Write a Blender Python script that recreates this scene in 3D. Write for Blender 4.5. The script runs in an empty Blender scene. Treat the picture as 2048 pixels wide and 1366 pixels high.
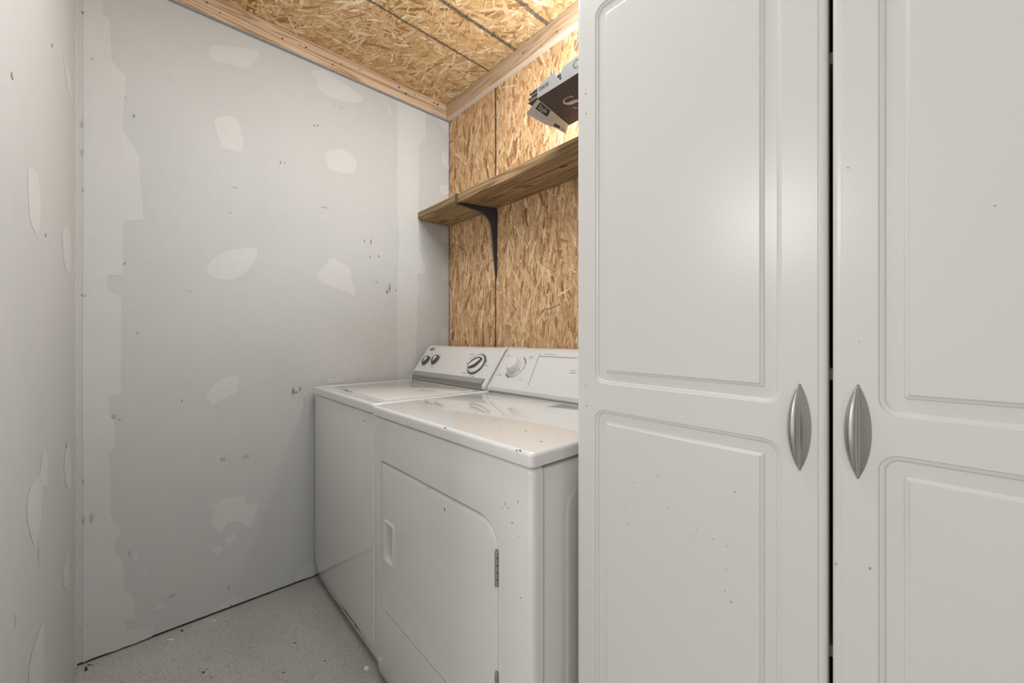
import bpy, bmesh, math, random
from mathutils import Vector, Matrix

# ------------------------------------------------------------------ camera, world, lights
sc = bpy.context.scene
COL = sc.collection
FPX, HOR, YAW = 788.0, 678.0, math.radians(47.65)
CAM = Vector((1.9593, -1.2853, 1.1))
cd = bpy.data.cameras.new('camera'); cam = bpy.data.objects.new('camera', cd); COL.objects.link(cam)
cd.sensor_width = 36.0; cd.lens = 36.0 * FPX / 2048.0; cd.shift_y = -(683.0 - HOR) / 2048.0
cd.clip_start = 0.02; cd.clip_end = 50
cam.location = CAM; cam.rotation_euler = (math.pi / 2, 0, YAW)
sc.camera = cam
sc.view_settings.view_transform = 'Standard'; sc.view_settings.look = 'None'
sc.view_settings.exposure = 0.06; sc.view_settings.gamma = 1.0
sc.view_settings.use_curve_mapping = False
W = bpy.data.worlds.new('world'); sc.world = W; W.use_nodes = True
bg = W.node_tree.nodes['Background']
bg.inputs['Color'].default_value = (1.0, 0.985, 0.96, 1); bg.inputs['Strength'].default_value = 0.98


def lamp(name, kind, loc, power, size, target=None, color=(1, 0.96, 0.9)):
    d = bpy.data.lights.new(name, kind); o = bpy.data.objects.new(name, d); COL.objects.link(o)
    d.energy = power; d.color = color; o.location = loc
    if kind == 'AREA':
        d.size = size
        v = (Vector(target) - Vector(loc)); o.rotation_euler = v.to_track_quat('-Z', 'Y').to_euler()
    else:
        d.shadow_soft_size = size
    return o


lamp('bulb_light', 'POINT', (1.30, -0.27, 2.10), 26.0, 0.07, color=(0.86, 0.94, 1.0))
lamp('added_ceiling_fill', 'AREA', (1.12, -0.80, 2.44), 13.0, 0.55, (1.12, -0.80, 0), (0.88, 0.95, 1.0))  # soft fill added overhead, out of view, to brighten the left side
lamp('garage_light', 'AREA', (1.2, -3.1, 1.9), 10.5, 0.45, (1.75, -0.6, 1.1), (1.0, 0.97, 0.93))


def px(u, v, axis, val):
    """point where the sight line of photograph position (u, v) meets the plane axis = val"""
    F = Vector((-math.sin(YAW), math.cos(YAW), 0)); R = Vector((math.cos(YAW), math.sin(YAW), 0))
    r = F + R * ((u - 1024) / FPX) + Vector((0, 0, -(v - HOR) / FPX))
    return CAM + r * ((val - CAM[axis]) / r[axis])


# ------------------------------------------------------------------ materials
def nt(name):
    m = bpy.data.materials.new(name); m.use_nodes = True
    return m, m.node_tree, m.node_tree.nodes['Principled BSDF']


def node(t, kind, **kw):
    n = t.nodes.new(kind)
    for k, v in kw.items():
        setattr(n, k, v)
    return n


def ramp(t, fac, stops):
    r = node(t, 'ShaderNodeValToRGB'); e = r.color_ramp.elements
    while len(e) < len(stops): e.new(0.5)
    for i, (p, c) in enumerate(stops):
        e[i].position = p; e[i].color = (*c, 1)
    t.links.new(fac, r.inputs['Fac']); return r.outputs['Color']


def noise(t, scale, detail=4, vec=None, rough=0.55, dist=0.0):
    n = node(t, 'ShaderNodeTexNoise'); n.inputs['Scale'].default_value = scale
    n.inputs['Detail'].default_value = detail; n.inputs['Roughness'].default_value = rough
    n.inputs['Distortion'].default_value = dist
    if vec is not None: t.links.new(vec, n.inputs['Vector'])
    return n.outputs['Fac']


def objco(t, scale=(1, 1, 1), rot=(0, 0, 0), out='Object'):
    c = node(t, 'ShaderNodeTexCoord'); m = node(t, 'ShaderNodeMapping')
    m.inputs['Scale'].default_value = scale; m.inputs['Rotation'].default_value = rot
    t.links.new(c.outputs[out], m.inputs['Vector']); return m.outputs['Vector']


def mix(t, fac, a, b, blend='MIX'):
    n = node(t, 'ShaderNodeMix', data_type='RGBA', blend_type=blend)
    for s, i in ((fac, 0), (a, 6), (b, 7)):
        if isinstance(s, (int, float)): n.inputs[i].default_value = s
        elif isinstance(s, tuple): n.inputs[i].default_value = (*s, 1)
        else: t.links.new(s, n.inputs[i])
    return n.outputs[2]


def bump(t, b, h, strength, dist=0.002):
    n = node(t, 'ShaderNodeBump'); n.inputs['Strength'].default_value = strength
    n.inputs['Distance'].default_value = dist
    t.links.new(h, n.inputs['Height']); t.links.new(n.outputs['Normal'], b.inputs['Normal'])


def plain(name, col, rough=0.5, metal=0.0, var=0.06, scale=14, coat=0.0, bmp=0.0, bscale=300):
    m, t, b = nt(name)
    f = noise(t, scale, 5, objco(t))
    lo = tuple(c * (1 - var) for c in col); hi = tuple(min(1, c * (1 + var)) for c in col)
    t.links.new(ramp(t, f, [(0.3, lo), (0.7, hi)]), b.inputs['Base Color'])
    b.inputs['Roughness'].default_value = rough; b.inputs['Metallic'].default_value = metal
    b.inputs['Coat Weight'].default_value = coat; b.inputs['Coat Roughness'].default_value = 0.035
    b.inputs['Specular IOR Level'].default_value = 0.25 if coat else 0.5
    if bmp: bump(t, b, noise(t, bscale, 3, objco(t)), bmp, 0.001)
    return m


def m_drywall(name, c0, c1, fibre=True):
    m, t, b = nt(name)
    f = noise(t, 2.3, 7, objco(t), 0.65); g = noise(t, 60, 4, objco(t, (1, 1, 0.35)))
    c = ramp(t, f, [(0.32, c0), (0.68, c1)])
    c = mix(t, 0.07, c, ramp(t, g, [(0.3, tuple(x * .82 for x in c0)), (0.7, tuple(min(1, x * 1.12) for x in c1))]))
    t.links.new(c, b.inputs['Base Color']); b.inputs['Roughness'].default_value = 0.75
    b.inputs['Specular IOR Level'].default_value = 0.3
    bump(t, b, noise(t, 240, 4, objco(t)), 0.12, 0.001)
    return m


def m_osb(name, stops, lines=None):
    m, t, b = nt(name)
    a = node(t, 'ShaderNodeAttribute', attribute_name='tone')
    uv = node(t, 'ShaderNodeUVMap'); uv.uv_map = 'UVMap'
    mp = node(t, 'ShaderNodeMapping'); mp.inputs['Scale'].default_value = (14, 260, 1)
    t.links.new(uv.outputs['UV'], mp.inputs['Vector'])
    f = noise(t, 1.0, 4, mp.outputs['Vector'], 0.6)
    c = ramp(t, a.outputs['Fac'], stops)
    c = mix(t, 0.75, c, ramp(t, f, [(0.28, (0.62, 0.55, 0.48)), (0.5, (0.95, 0.93, 0.9)), (0.72, (1.0, 1.0, 1.0))]), 'MULTIPLY')
    big = noise(t, 26, 4, objco(t))
    c = mix(t, 0.4, c, ramp(t, big, [(0.36, (0.55, 0.42, 0.30)), (0.5, (1, 1, 1))]), 'MULTIPLY')
    if lines:
        co = node(t, 'ShaderNodeTexCoord'); sx = node(t, 'ShaderNodeSeparateXYZ')
        t.links.new(co.outputs['Object'], sx.inputs[0])
        wob = noise(t, 7, 2, objco(t)); fine = noise(t, 95, 4, objco(t))
        tot = None
        for x0, hw in lines:
            d = node(t, 'ShaderNodeMath', operation='SUBTRACT'); t.links.new(sx.outputs['X'], d.inputs[0]); d.inputs[1].default_value = x0
            w = node(t, 'ShaderNodeMath', operation='MULTIPLY_ADD'); t.links.new(wob, w.inputs[0]); w.inputs[1].default_value = 0.010; w.inputs[2].default_value = -0.005
            s = node(t, 'ShaderNodeMath', operation='ADD'); t.links.new(d.outputs[0], s.inputs[0]); t.links.new(w.outputs[0], s.inputs[1])
            ab = node(t, 'ShaderNodeMath', operation='ABSOLUTE'); t.links.new(s.outputs[0], ab.inputs[0])
            lt = node(t, 'ShaderNodeMapRange'); t.links.new(ab.outputs[0], lt.inputs[0])
            lt.inputs[1].default_value = hw * 0.7; lt.inputs[2].default_value = hw * 1.2; lt.inputs[3].default_value = 1; lt.inputs[4].default_value = 0
            if tot is None: tot = lt.outputs[0]
            else:
                mx = node(t, 'ShaderNodeMath', operation='MAXIMUM'); t.links.new(tot, mx.inputs[0]); t.links.new(lt.outputs[0], mx.inputs[1]); tot = mx.outputs[0]
        k = node(t, 'ShaderNodeMapRange'); t.links.new(fine, k.inputs[0])
        k.inputs[1].default_value = 0.3; k.inputs[2].default_value = 0.5; k.inputs[3].default_value = 0.45; k.inputs[4].default_value = 0.85
        mu = node(t, 'ShaderNodeMath', operation='MULTIPLY'); t.links.new(tot, mu.inputs[0]); t.links.new(k.outputs[0], mu.inputs[1])
        c = mix(t, mu.outputs[0], c, (0.085, 0.078, 0.07))
    t.links.new(c, b.inputs['Base Color']); b.inputs['Roughness'].default_value = 0.6
    b.inputs['Specular IOR Level'].default_value = 0.35
    bump(t, b, f, 0.25, 0.001)
    return m


def m_wood(name, axis, stops, fine=90.0, rings=16.0, rough=0.6):
    m, t, b = nt(name)
    s1 = [fine] * 3; s1[axis] = 2.2
    s2 = [rings] * 3; s2[axis] = 0.7
    f1 = noise(t, 1.0, 5, objco(t, tuple(s1)), 0.6)
    f2 = noise(t, 1.0, 3, objco(t, tuple(s2)), 0.45, 0.9)
    sn = node(t, 'ShaderNodeMath', operation='SINE'); ml = node(t, 'ShaderNodeMath', operation='MULTIPLY')
    ml.inputs[1].default_value = 55.0; t.links.new(f2, ml.inputs[0]); t.links.new(ml.outputs[0], sn.inputs[0])
    mr = node(t, 'ShaderNodeMapRange'); t.links.new(sn.outputs[0], mr.inputs[0]); mr.inputs[1].default_value = -1; mr.inputs[2].default_value = 1
    ad = node(t, 'ShaderNodeMix', data_type='FLOAT'); ad.inputs[0].default_value = 0.45
    t.links.new(mr.outputs[0], ad.inputs[2]); t.links.new(f1, ad.inputs[3])
    t.links.new(ramp(t, ad.outputs[0], stops), b.inputs['Base Color'])
    b.inputs['Roughness'].default_value = rough; b.inputs['Specular IOR Level'].default_value = 0.3
    bump(t, b, f1, 0.25, 0.001)
    return m


def m_floor():
    m, t, b = nt('painted_concrete')
    f = noise(t, 3, 6, objco(t), 0.6); g = noise(t, 170, 3, objco(t)); h = noise(t, 45, 5, objco(t), 0.7)
    c = ramp(t, f, [(0.3, (0.385, 0.373, 0.35)), (0.7, (0.45, 0.435, 0.408))])
    c = mix(t, 0.8, c, ramp(t, g, [(0.33, (0.5, 0.49, 0.47)), (0.46, (1, 1, 1))]), 'MULTIPLY')
    c = mix(t, 0.6, c, ramp(t, h, [(0.3, (0.62, 0.6, 0.58)), (0.45, (1, 1, 1))]), 'MULTIPLY')
    t.links.new(c, b.inputs['Base Color']); b.inputs['Roughness'].default_value = 0.55
    bump(t, b, g, 0.3, 0.001)
    return m


M = {}
M['drywall'] = m_drywall('drywall_paper', (0.53, 0.532, 0.524), (0.56, 0.562, 0.554))
M['compound'] = m_drywall('joint_compound', (0.585, 0.585, 0.575), (0.625, 0.625, 0.615))
M['scuff'] = plain('wall_scuff', (0.27, 0.255, 0.24), 0.8, var=0.25, scale=300)
M['faint'] = plain('wall_smudge', (0.45, 0.44, 0.42), 0.8, var=0.15, scale=200)
M['dark'] = plain('dark_gap', (0.02, 0.018, 0.016), 0.9)
WALLT = [(0.0, (0.336, 0.168, 0.073)), (0.18, (0.538, 0.308, 0.146)), (0.5, (0.773, 0.498, 0.269)), (0.8, (0.862, 0.605, 0.353)), (1.0, (0.92, 0.739, 0.504))]
CEILT = [(0.0, (0.37, 0.202, 0.084)), (0.18, (0.582, 0.37, 0.168)), (0.5, (0.762, 0.515, 0.263)), (0.8, (0.851, 0.616, 0.347)), (1.0, (0.92, 0.795, 0.582))]
M['osb_wall'] = m_osb('strand_board_wall', WALLT)
CZ = 2.457
M['osb_ceil'] = m_osb('strand_board_ceiling', CEILT, [(px(975, 140, 2, CZ).x, 0.0065), (px(1028, 98, 2, CZ).x, 0.0095), (px(1092, 45, 2, CZ).x, 0.010)])
PINE = [(0.2, (0.66, 0.50, 0.355)), (0.45, (0.61, 0.45, 0.31)), (0.62, (0.54, 0.375, 0.24)), (0.8, (0.38, 0.24, 0.145))]
M['pine_y'] = m_wood('pine_along_left', 1, PINE)
M['pine_x'] = m_wood('pine_along_back', 0, [(0.2, (0.62, 0.46, 0.32)), (0.5, (0.57, 0.41, 0.275)), (0.7, (0.50, 0.35, 0.225)), (0.85, (0.42, 0.28, 0.175))])
M['pine_pale'] = m_wood('pine_pale_edge', 0, [(0.2, (0.74, 0.63, 0.52)), (0.8, (0.82, 0.73, 0.63))])  # paler pine for the underside of the back strip
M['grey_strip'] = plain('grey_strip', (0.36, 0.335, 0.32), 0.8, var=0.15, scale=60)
M['treated'] = m_wood('treated_board', 0, [(0.15, (0.42, 0.285, 0.145)), (0.45, (0.345, 0.225, 0.11)), (0.65, (0.25, 0.155, 0.072)), (0.85, (0.16, 0.095, 0.045))], 70, 14)
M['treated_stain'] = plain('board_stain', (0.085, 0.055, 0.03), 0.8, var=0.3, scale=120)
M['bracket'] = plain('grey_enamel_steel', (0.075, 0.072, 0.075), 0.38, 0.35, coat=0.2)
M['enamel'] = plain('white_enamel', (0.715, 0.707, 0.69), 0.25, var=0.012, scale=3, coat=1.0)
M['plastic'] = plain('white_plastic', (0.70, 0.69, 0.668), 0.32, var=0.012, coat=0.2)
M['band'] = plain('grey_band', (0.33, 0.32, 0.305), 0.4, var=0.03)
M['band_dark'] = plain('dark_grey_band', (0.235, 0.228, 0.215), 0.4, var=0.03)
M['print'] = plain('printed_grey', (0.20, 0.19, 0.185), 0.5, var=0.1)
M['print_light'] = plain('printed_pale_grey', (0.42, 0.41, 0.40), 0.5, var=0.1)
M['knob_dark'] = plain('charcoal_plastic', (0.085, 0.082, 0.08), 0.35)
M['chip'] = plain('chipped_enamel', (0.03, 0.027, 0.025), 0.7)
M['knot'] = plain('nail_hole', (0.09, 0.05, 0.03), 0.8)
M['rust'] = plain('chipped_scratch', (0.16, 0.135, 0.12), 0.7, var=0.3, scale=200)
M['hinge'] = plain('hinge_steel', (0.40, 0.39, 0.37), 0.4, 0.8)
M['door'] = plain('white_thermofoil', (0.662, 0.654, 0.637), 0.27, var=0.012, scale=2, bmp=0.05, bscale=420)
M['melamine'] = plain('white_melamine', (0.62, 0.61, 0.585), 0.45, var=0.02)
M['cab_shade'] = plain('shaded_backing', (0.05, 0.045, 0.04), 0.8)  # shade of the unlit cabinet interior put into the back panel's colour
M['scratch'] = plain('door_nick', (0.36, 0.345, 0.325), 0.6, var=0.2, scale=100)
M['nickel'] = plain('brushed_nickel', (0.50, 0.485, 0.46), 0.27, 1.0, var=0.04, scale=90)
M['floor'] = m_floor()
M['box_black'] = plain('black_carton', (0.062, 0.056, 0.065), 0.45, var=0.25, scale=60)
M['carton'] = plain('grey_carton', (0.27, 0.26, 0.25), 0.6, var=0.05)
M['flap'] = plain('white_print_flap', (0.55, 0.54, 0.525), 0.5, var=0.05)
M['plank'] = plain('dark_vinyl_plank', (0.05, 0.044, 0.04), 0.5, var=0.3, scale=40)
M['plank_edge'] = plain('plank_core', (0.20, 0.185, 0.17), 0.6)
M['ink_white'] = plain('white_ink', (0.62, 0.60, 0.56), 0.5)
M['ink'] = plain('black_ink', (0.045, 0.042, 0.045), 0.5)
M['paint'] = plain('paint_flake', (0.72, 0.71, 0.68), 0.6)
M['wire'] = plain('galvanised_wire', (0.45, 0.44, 0.42), 0.4, 0.7)
M['sticker'] = plain('paper_sticker', (0.62, 0.61, 0.62), 0.6)
M['rubber'] = plain('black_rubber', (0.02, 0.02, 0.02), 0.7)


# ------------------------------------------------------------------ mesh helpers
def tag(o, label=None, cat=None, group=None, kind=None):
    for k, v in (('label', label), ('category', cat), ('group', group), ('kind', kind)):
        if v: o[k] = v
    return o


def root(name, loc, label, cat, group=None):
    o = bpy.data.objects.new(name, None); COL.objects.link(o); o.location = loc
    o.empty_display_size = 0.05
    return tag(o, label, cat, group)


def origin(o):
    p = Vector((0, 0, 0))
    while o is not None:
        p = p + Vector(o.location); o = o.parent
    return p


def obj(name, bm, mats, parent=None, smooth=35, label=None, recalc=True):
    me = bpy.data.meshes.new(name)
    if recalc: bmesh.ops.recalc_face_normals(bm, faces=bm.faces)
    off = origin(parent)
    bmesh.ops.translate(bm, verts=bm.verts, vec=-off)
    bm.to_mesh(me); bm.free()
    for m in (mats if isinstance(mats, (list, tuple)) else [mats]): me.materials.append(M[m])
    if smooth:
        for p in me.polygons: p.use_smooth = True
        me.set_sharp_from_angle(angle=math.radians(smooth))
    o = bpy.data.objects.new(name, me); COL.objects.link(o)
    if parent: o.parent = parent
    if label: o['label'] = label
    return o


def box(bm, lo, hi, bev=0.0, seg=2, mi=0):
    n0 = len(bm.faces)
    vs = [bm.verts.new((x, y, z)) for x in (lo[0], hi[0]) for y in (lo[1], hi[1]) for z in (lo[2], hi[2])]
    fs = [bm.faces.new([vs[i] for i in q]) for q in ((0, 1, 3, 2), (4, 6, 7, 5), (0, 4, 5, 1), (2, 3, 7, 6), (0, 2, 6, 4), (1, 5, 7, 3))]
    if bev:
        es = list({e for f in fs for e in f.edges})
        r = bmesh.ops.bevel(bm, geom=es, offset=bev, segments=seg, profile=0.5, affect='EDGES')
        fs = [f for f in bm.faces][n0:]
    for f in fs: f.material_index = mi
    return fs


def poly(bm, pts, mi=0):
    f = bm.faces.new([bm.verts.new(p) for p in pts]); f.material_index = mi; return f


def extrude_poly(bm, pts, vec, mi=0):
    a = [bm.verts.new(p) for p in pts]; b = [bm.verts.new(Vector(p) + Vector(vec)) for p in pts]
    n = len(a); fs = [bm.faces.new(a), bm.faces.new(b[::-1])]
    for i in range(n): fs.append(bm.faces.new((a[i], b[i], b[(i + 1) % n], a[(i + 1) % n])))
    for f in fs: f.material_index = mi
    return fs


def grid(bm, rows, closed=False, mi=0):
    """rows of points, each row the same length, joined by quads"""
    vr = [[bm.verts.new(p) for p in r] for r in rows]
    for a, b in zip(vr, vr[1:]):
        n = len(a)
        for i in range(n if closed else n - 1):
            j = (i + 1) % n
            f = bm.faces.new((a[i], a[j], b[j], b[i])); f.material_index = mi
    return vr


def lathe(bm, prof, c, e1, e2, n, seg=40, mi=0, sx=1.0, sy=1.0):
    """profile [(radius, height)] turned about n at c"""
    rows = [[c + e1 * (r * sx * math.cos(2 * math.pi * k / seg)) + e2 * (r * sy * math.sin(2 * math.pi * k / seg)) + n * h
             for k in range(seg)] for r, h in prof]
    vr = grid(bm, rows, True, mi)
    f = bm.faces.new(vr[-1]); f.material_index = mi


def rrect(x0, x1, z0, z1, rs, k=6):
    """rounded rectangle, radius per corner (bl, br, tr, tl), counter-clockwise"""
    out = []
    for (cx, cz, a0), r in zip(((x0, z0, 180), (x1, z0, 270), (x1, z1, 0), (x0, z1, 90)), rs):
        sx = 1 if cx == x0 else -1; sz = 1 if cz == z0 else -1
        ox, oz = cx + sx * r, cz + sz * r
        for i in range(k + 1):
            a = math.radians(a0 + 90.0 * i / k)
            out.append((ox + r * math.cos(a), oz + r * math.sin(a)))
    return out


def fill(bm, loops):
    """flat face bounded by vertex loops (first outer, others holes)"""
    es = []
    for lp in loops:
        for a, b in zip(lp, lp[1:] + lp[:1]):
            es.append(bm.edges.get((a, b)) or bm.edges.new((a, b)))
    return bmesh.ops.triangle_fill(bm, edges=es, use_beauty=True, use_dissolve=False)


# ------------------------------------------------------------------ the setting
def strands(bm, frame, u0, u1, v0, v1, n, ang, seed, gaps, lmin=0.03, lmax=0.11):
    """flat wood strands laid over a board: frame(u, v, h) gives the point h above the board"""
    R = random.Random(seed)
    uvl = bm.loops.layers.uv.get('UVMap') or bm.loops.layers.uv.new('UVMap')
    tl = bm.faces.layers.float.get('tone') or bm.faces.layers.float.new('tone')
    for i in range(n):
        if R.random() < 0.5: L, w = R.uniform(0.02, 0.075), R.uniform(0.0018, 0.006)
        else: L, w = R.uniform(0.045, 0.125), R.uniform(0.007, 0.019)
        a = ang(R); ca, sa = math.cos(a), math.sin(a)
        cu, cv = R.uniform(u0, u1), R.uniform(v0, v1)
        h = 0.0003 + 0.0020 * i / n
        lo, hi = u0, u1
        for g0, g1 in gaps:
            if cu < g0: hi = min(hi, g0)
            elif cu > g1: lo = max(lo, g1)
            else: cu = g1 + 0.01; lo = max(lo, g1)
        k = 3
        top = [(-L / 2 + L * j / k, w / 2 * (R.uniform(0.75, 1.1) if 0 < j < k else R.uniform(0.1, 0.9))) for j in range(k + 1)]
        bot = [(-L / 2 + L * j / k + R.uniform(-.006, .006), -w / 2 * (R.uniform(0.75, 1.1) if 0 < j < k else R.uniform(0.1, 0.9))) for j in range(k, -1, -1)]
        tilt = R.uniform(-0.0005, 0.0005)
        vs = []; st = []
        for s, q in top + bot:
            uu = min(max(cu + s * ca - q * sa, lo), hi); vv = min(max(cv + s * sa + q * ca, v0), v1)
            vs.append(bm.verts.new(frame(uu, vv, h + tilt * s / L))); st.append((s, q))
        try:
            f = bm.faces.new(vs)
        except ValueError:
            continue
        r = R.random()
        f[tl] = R.uniform(0, 0.12) if r < 0.06 else min(1, max(0, R.gauss(0.5, 0.25))) if r < 0.92 else R.uniform(0.85, 1.0)
        off = (R.uniform(0, 50), R.uniform(0, 50))
        for lpx, (s, q) in zip(f.loops, st): lpx[uvl].uv = (s + off[0], q + off[1])


def jag(pts, n=5, amp=0.0025, seed=1):
    R = random.Random(seed); out = []
    if 4 < len(pts) < 16:
        m = len(pts); q = [Vector(p) for p in pts]; n2 = 6
        for i in range(m):
            p0, p1, p2, p3 = q[i - 1], q[i], q[(i + 1) % m], q[(i + 2) % m]
            for k in range(n2):
                t = k / n2
                c = 0.5 * (2 * p1 + (p2 - p0) * t + (2 * p0 - 5 * p1 + 4 * p2 - p3) * t * t + (3 * p1 - p0 - 3 * p2 + p3) * t ** 3)
                out.append(c.lerp(p1.lerp(p2, t), 0.35) + Vector((R.uniform(-amp, amp), R.uniform(-amp, amp))) * 0.8)
        return out
    for a, b in zip(pts, pts[1:] + pts[:1]):
        a = Vector(a); b = Vector(b)
        for i in range(n):
            p = a.lerp(b, i / n)
            out.append(p + Vector((R.uniform(-amp, amp), R.uniform(-amp, amp))) * (0.3 if i == 0 else 1))
    return out


def z2(L, ox, oy, s): return [(ox + x / s, oy + y / s) for x, y in L]


# wall with grey drywall paper and skimmed patches (left in the photograph)
RX1, RY0 = 2.62, -1.475
bm = bmesh.new()
box(bm, (-0.10, RY0 - 0.02, 0.010), (0.0, 0.0, CZ), mi=0)
box(bm, (-0.09, RY0, 0.0), (-0.012, 0.0, 0.010), mi=3)
R3, s5 = 2.1926, 5.2526
patches = [
    z2([(150, 390), (215, 375), (255, 400), (275, 470), (270, 530), (230, 525), (185, 510), (165, 455)], 360, 60, R3),
    z2([(640, 540), (690, 520), (750, 540), (775, 580), (760, 625), (700, 625), (650, 600)], 360, 60, R3),
    z2([(335, 955), (330, 1010), (290, 1060), (230, 1095), (160, 1090), (122, 1070), (122, 1030), (165, 990), (230, 965)], 360, 60, R3),
    z2([(600, 1070), (640, 1030), (660, 1000), (690, 1010), (740, 1040), (755, 1100), (770, 1165), (720, 1145), (650, 1120), (610, 1095)], 360, 60, R3),
    z2([(570, 185), (620, 175), (690, 215), (750, 255), (805, 300), (780, 320), (720, 310), (650, 290), (600, 250), (600, 215)], 360, 60, R3),
    z2([(135, 70), (250, 75), (350, 95), (300, 165), (220, 150), (140, 130)], 360, 60, R3),
    # taped joint near the board wall
    [(795, 199), (851, 222), (851, 275), (843, 283), (837, 292), (838, 380), (836, 440), (839, 470), (838, 500), (846, 520), (852, 535), (849, 548), (834, 546), (834, 560), (840, 578), (834, 600), (834, 640), (832, 700), (830, 757), (796, 764), (794, 650), (795, 560), (799, 480), (794, 400)],
    [(868, 230), (897, 243), (897, 264), (885, 255)],
    [(882, 302), (897, 306), (897, 338), (885, 330)], [(880, 372), (897, 370), (897, 390), (882, 388)],
    [(885, 459), (896, 459), (896, 486), (885, 482)], [(884, 540), (890, 531), (896, 533), (896, 567), (885, 558)], [(882, 665), (887, 657), (895, 657), (895, 693), (883, 693)],
    # taped joint at the inner corner
    [(166, 1), (205, 1), (206, 30), (220, 40), (222, 120), (232, 132), (250, 150), (251, 190), (247, 225), (247, 262), (266, 290), (280, 315), (279, 368), (287, 415), (287, 440), (248, 441), (245, 480), (246, 550), (216, 552), (214, 580), (230, 588), (242, 594), (242, 788), (218, 794), (219, 826), (229, 845), (230, 872), (229, 895), (216, 908), (222, 935), (220, 950), (221, 1032), (234, 1045), (241, 1062), (240, 1070), (229, 1078), (231, 1110), (240, 1113), (248, 1135), (248, 1175), (262, 1190), (269, 1205), (266, 1225), (277, 1232), (266, 1240), (251, 1240), (250, 1262), (308, 1253), (310, 1262), (302, 1274), (250, 1293), (166, 1325)],
    z2([(105, 215), (150, 160), (200, 140), (232, 138), (228, 200), (180, 225), (130, 252)], 360, 683, 2),
    z2([(125, 655), (200, 625), (255, 622), (262, 645), (310, 650), (300, 690), (278, 745), (230, 722), (190, 725), (160, 765), (130, 740), (125, 700), (140, 680)], 360, 683, 2),
    z2([(170, 790), (215, 765), (230, 785), (190, 820)], 360, 683, 2), z2([(125, 830), (150, 810), (175, 830), (150, 860)], 360, 683, 2),
    z2([(460, 955), (470, 930), (510, 895), (540, 880), (540, 935)], 360, 683, 2), z2([(145, 1070), (220, 1015), (270, 1030), (180, 1068)], 360, 683, 2),
    z2([(530, 865), (555, 835), (550, 870), (540, 885)], 0, 683, 2), z2([(565, 950), (585, 915), (580, 950)], 0, 683, 2), z2([(610, 1075), (650, 1040), (665, 1065), (640, 1075)], 0, 683, 2),
    z2([(290, 230), (330, 140), (420, 80), (500, 110), (560, 190), (560, 215)], 620, 740, 8.533),
    [(826, 345), (888, 395), (860, 372)] if False else [(770, 205), (772, 201), (785, 228), (784, 236)],
]
for i, p in enumerate(patches):
    q = [px(u, v, 0, 0.0) for u, v in p]
    pts = jag([(a.y, a.z) for a in q], 5, 0.0022 if len(p) > 3 else 0.0008, i)
    poly(bm, [(0.0003 + 0.00003 * i, min(y, -0.0005), z) for y, z in pts], 1)
marks = [(m[0] / s5 + 700, m[1] / s5 + 440, m[2] / s5 / 2, m[3] / s5 / 2, 0) for m in (
    (151, 222, 11, 38), (219, 230, 14, 68), (208, 385, 12, 26), (300, 380, 12, 26), (274, 655, 12, 18), (378, 664, 9, 9), (390, 718, 10, 14),
    (415, 715, 17, 108), (388, 757, 24, 34), (478, 738, 12, 22), (150, 790, 8, 8), (233, 804, 9, 9), (295, 870, 10, 10), (434, 834, 10, 10), (461, 849, 9, 9),
    (419, 888, 10, 10), (346, 1002, 8, 8), (437, 1142, 9, 9), (433, 1253, 9, 9), (157, 1268, 8, 20))]
marks += [(268, 232, 1.6, 4, 0), (586, 782, 2.6, 8.5, 0), (592, 784, 3.5, 1.8, 0), (600, 778, 1.8, 4.5, 0), (446, 917, 6, 3.5, 1), (493, 912, 8, 2.5, 1), (228, 832, 6, 4, 1),
          (240, 838, 3.5, 1.8, 1), (629, 251, 1.6, 2.2, 0), (636, 251, 1.6, 2.2, 0), (561, 325, 1, 3.5, 0), (570, 326, 1, 2, 1), (609, 801, 0.8, 11, 1), (364, 801, 1.6, 1.6, 0),
          (250, 527, 2, 1.8, 0), (276, 666, 1.6, 1.4, 0), (251, 195, 1.5, 3, 1), (461, 425, 1.4, 1.4, 0), (165, 590, 2, 2, 0), (171, 592, 2, 1, 0), (198, 322, 1.4, 1.4, 1), (167, 962, 2, 5, 1), (168, 1040, 2.5, 8, 1),
          (457, 1175, 2, 2.4, 0), (462, 1210, 2, 2, 0), (668, 755, 5, 1, 1), (667, 210, 4, 0.8, 1), (682, 216, 4, 0.7, 1), (380, 582, 7, 0.45, 1), (470, 375, 8, 0.4, 1), (650, 415, 9, 0.4, 1),
          (185, 118, 1.3, 1.3, 0), (166, 250, 3, 7, 1), (166, 247, 2, 9, 1), (166, 305, 2.5, 8, 1), (167, 380, 2, 4, 1), (166, 26, 2, 3, 0), (260, 1105, 1, 7, 1), (184, 1035, 3, 9, 1), (344, 1190, 8, 1, 1), (175, 1250, 2.5, 1.5, 1)]
R = random.Random(9)
for i, (u, v, w, h, fa) in enumerate(marks):
    c = px(u, v, 0, 0.0); a = px(u + w, v, 0, 0.0); b_ = px(u, v + h, 0, 0.0)
    dy, dz = abs(a.y - c.y), abs(b_.z - c.z)
    poly(bm, [(0.0016 + 0.00002 * i, c.y + dy * math.cos(k * math.pi / 5) * R.uniform(.7, 1.1), c.z + dz * math.sin(k * math.pi / 5) * R.uniform(.75, 1.1)) for k in range(10)], 4 if fa else 2)
tag(obj('wall_left', bm, ['drywall', 'compound', 'scuff', 'dark', 'faint'], smooth=0, recalc=False), kind='structure')

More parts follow.
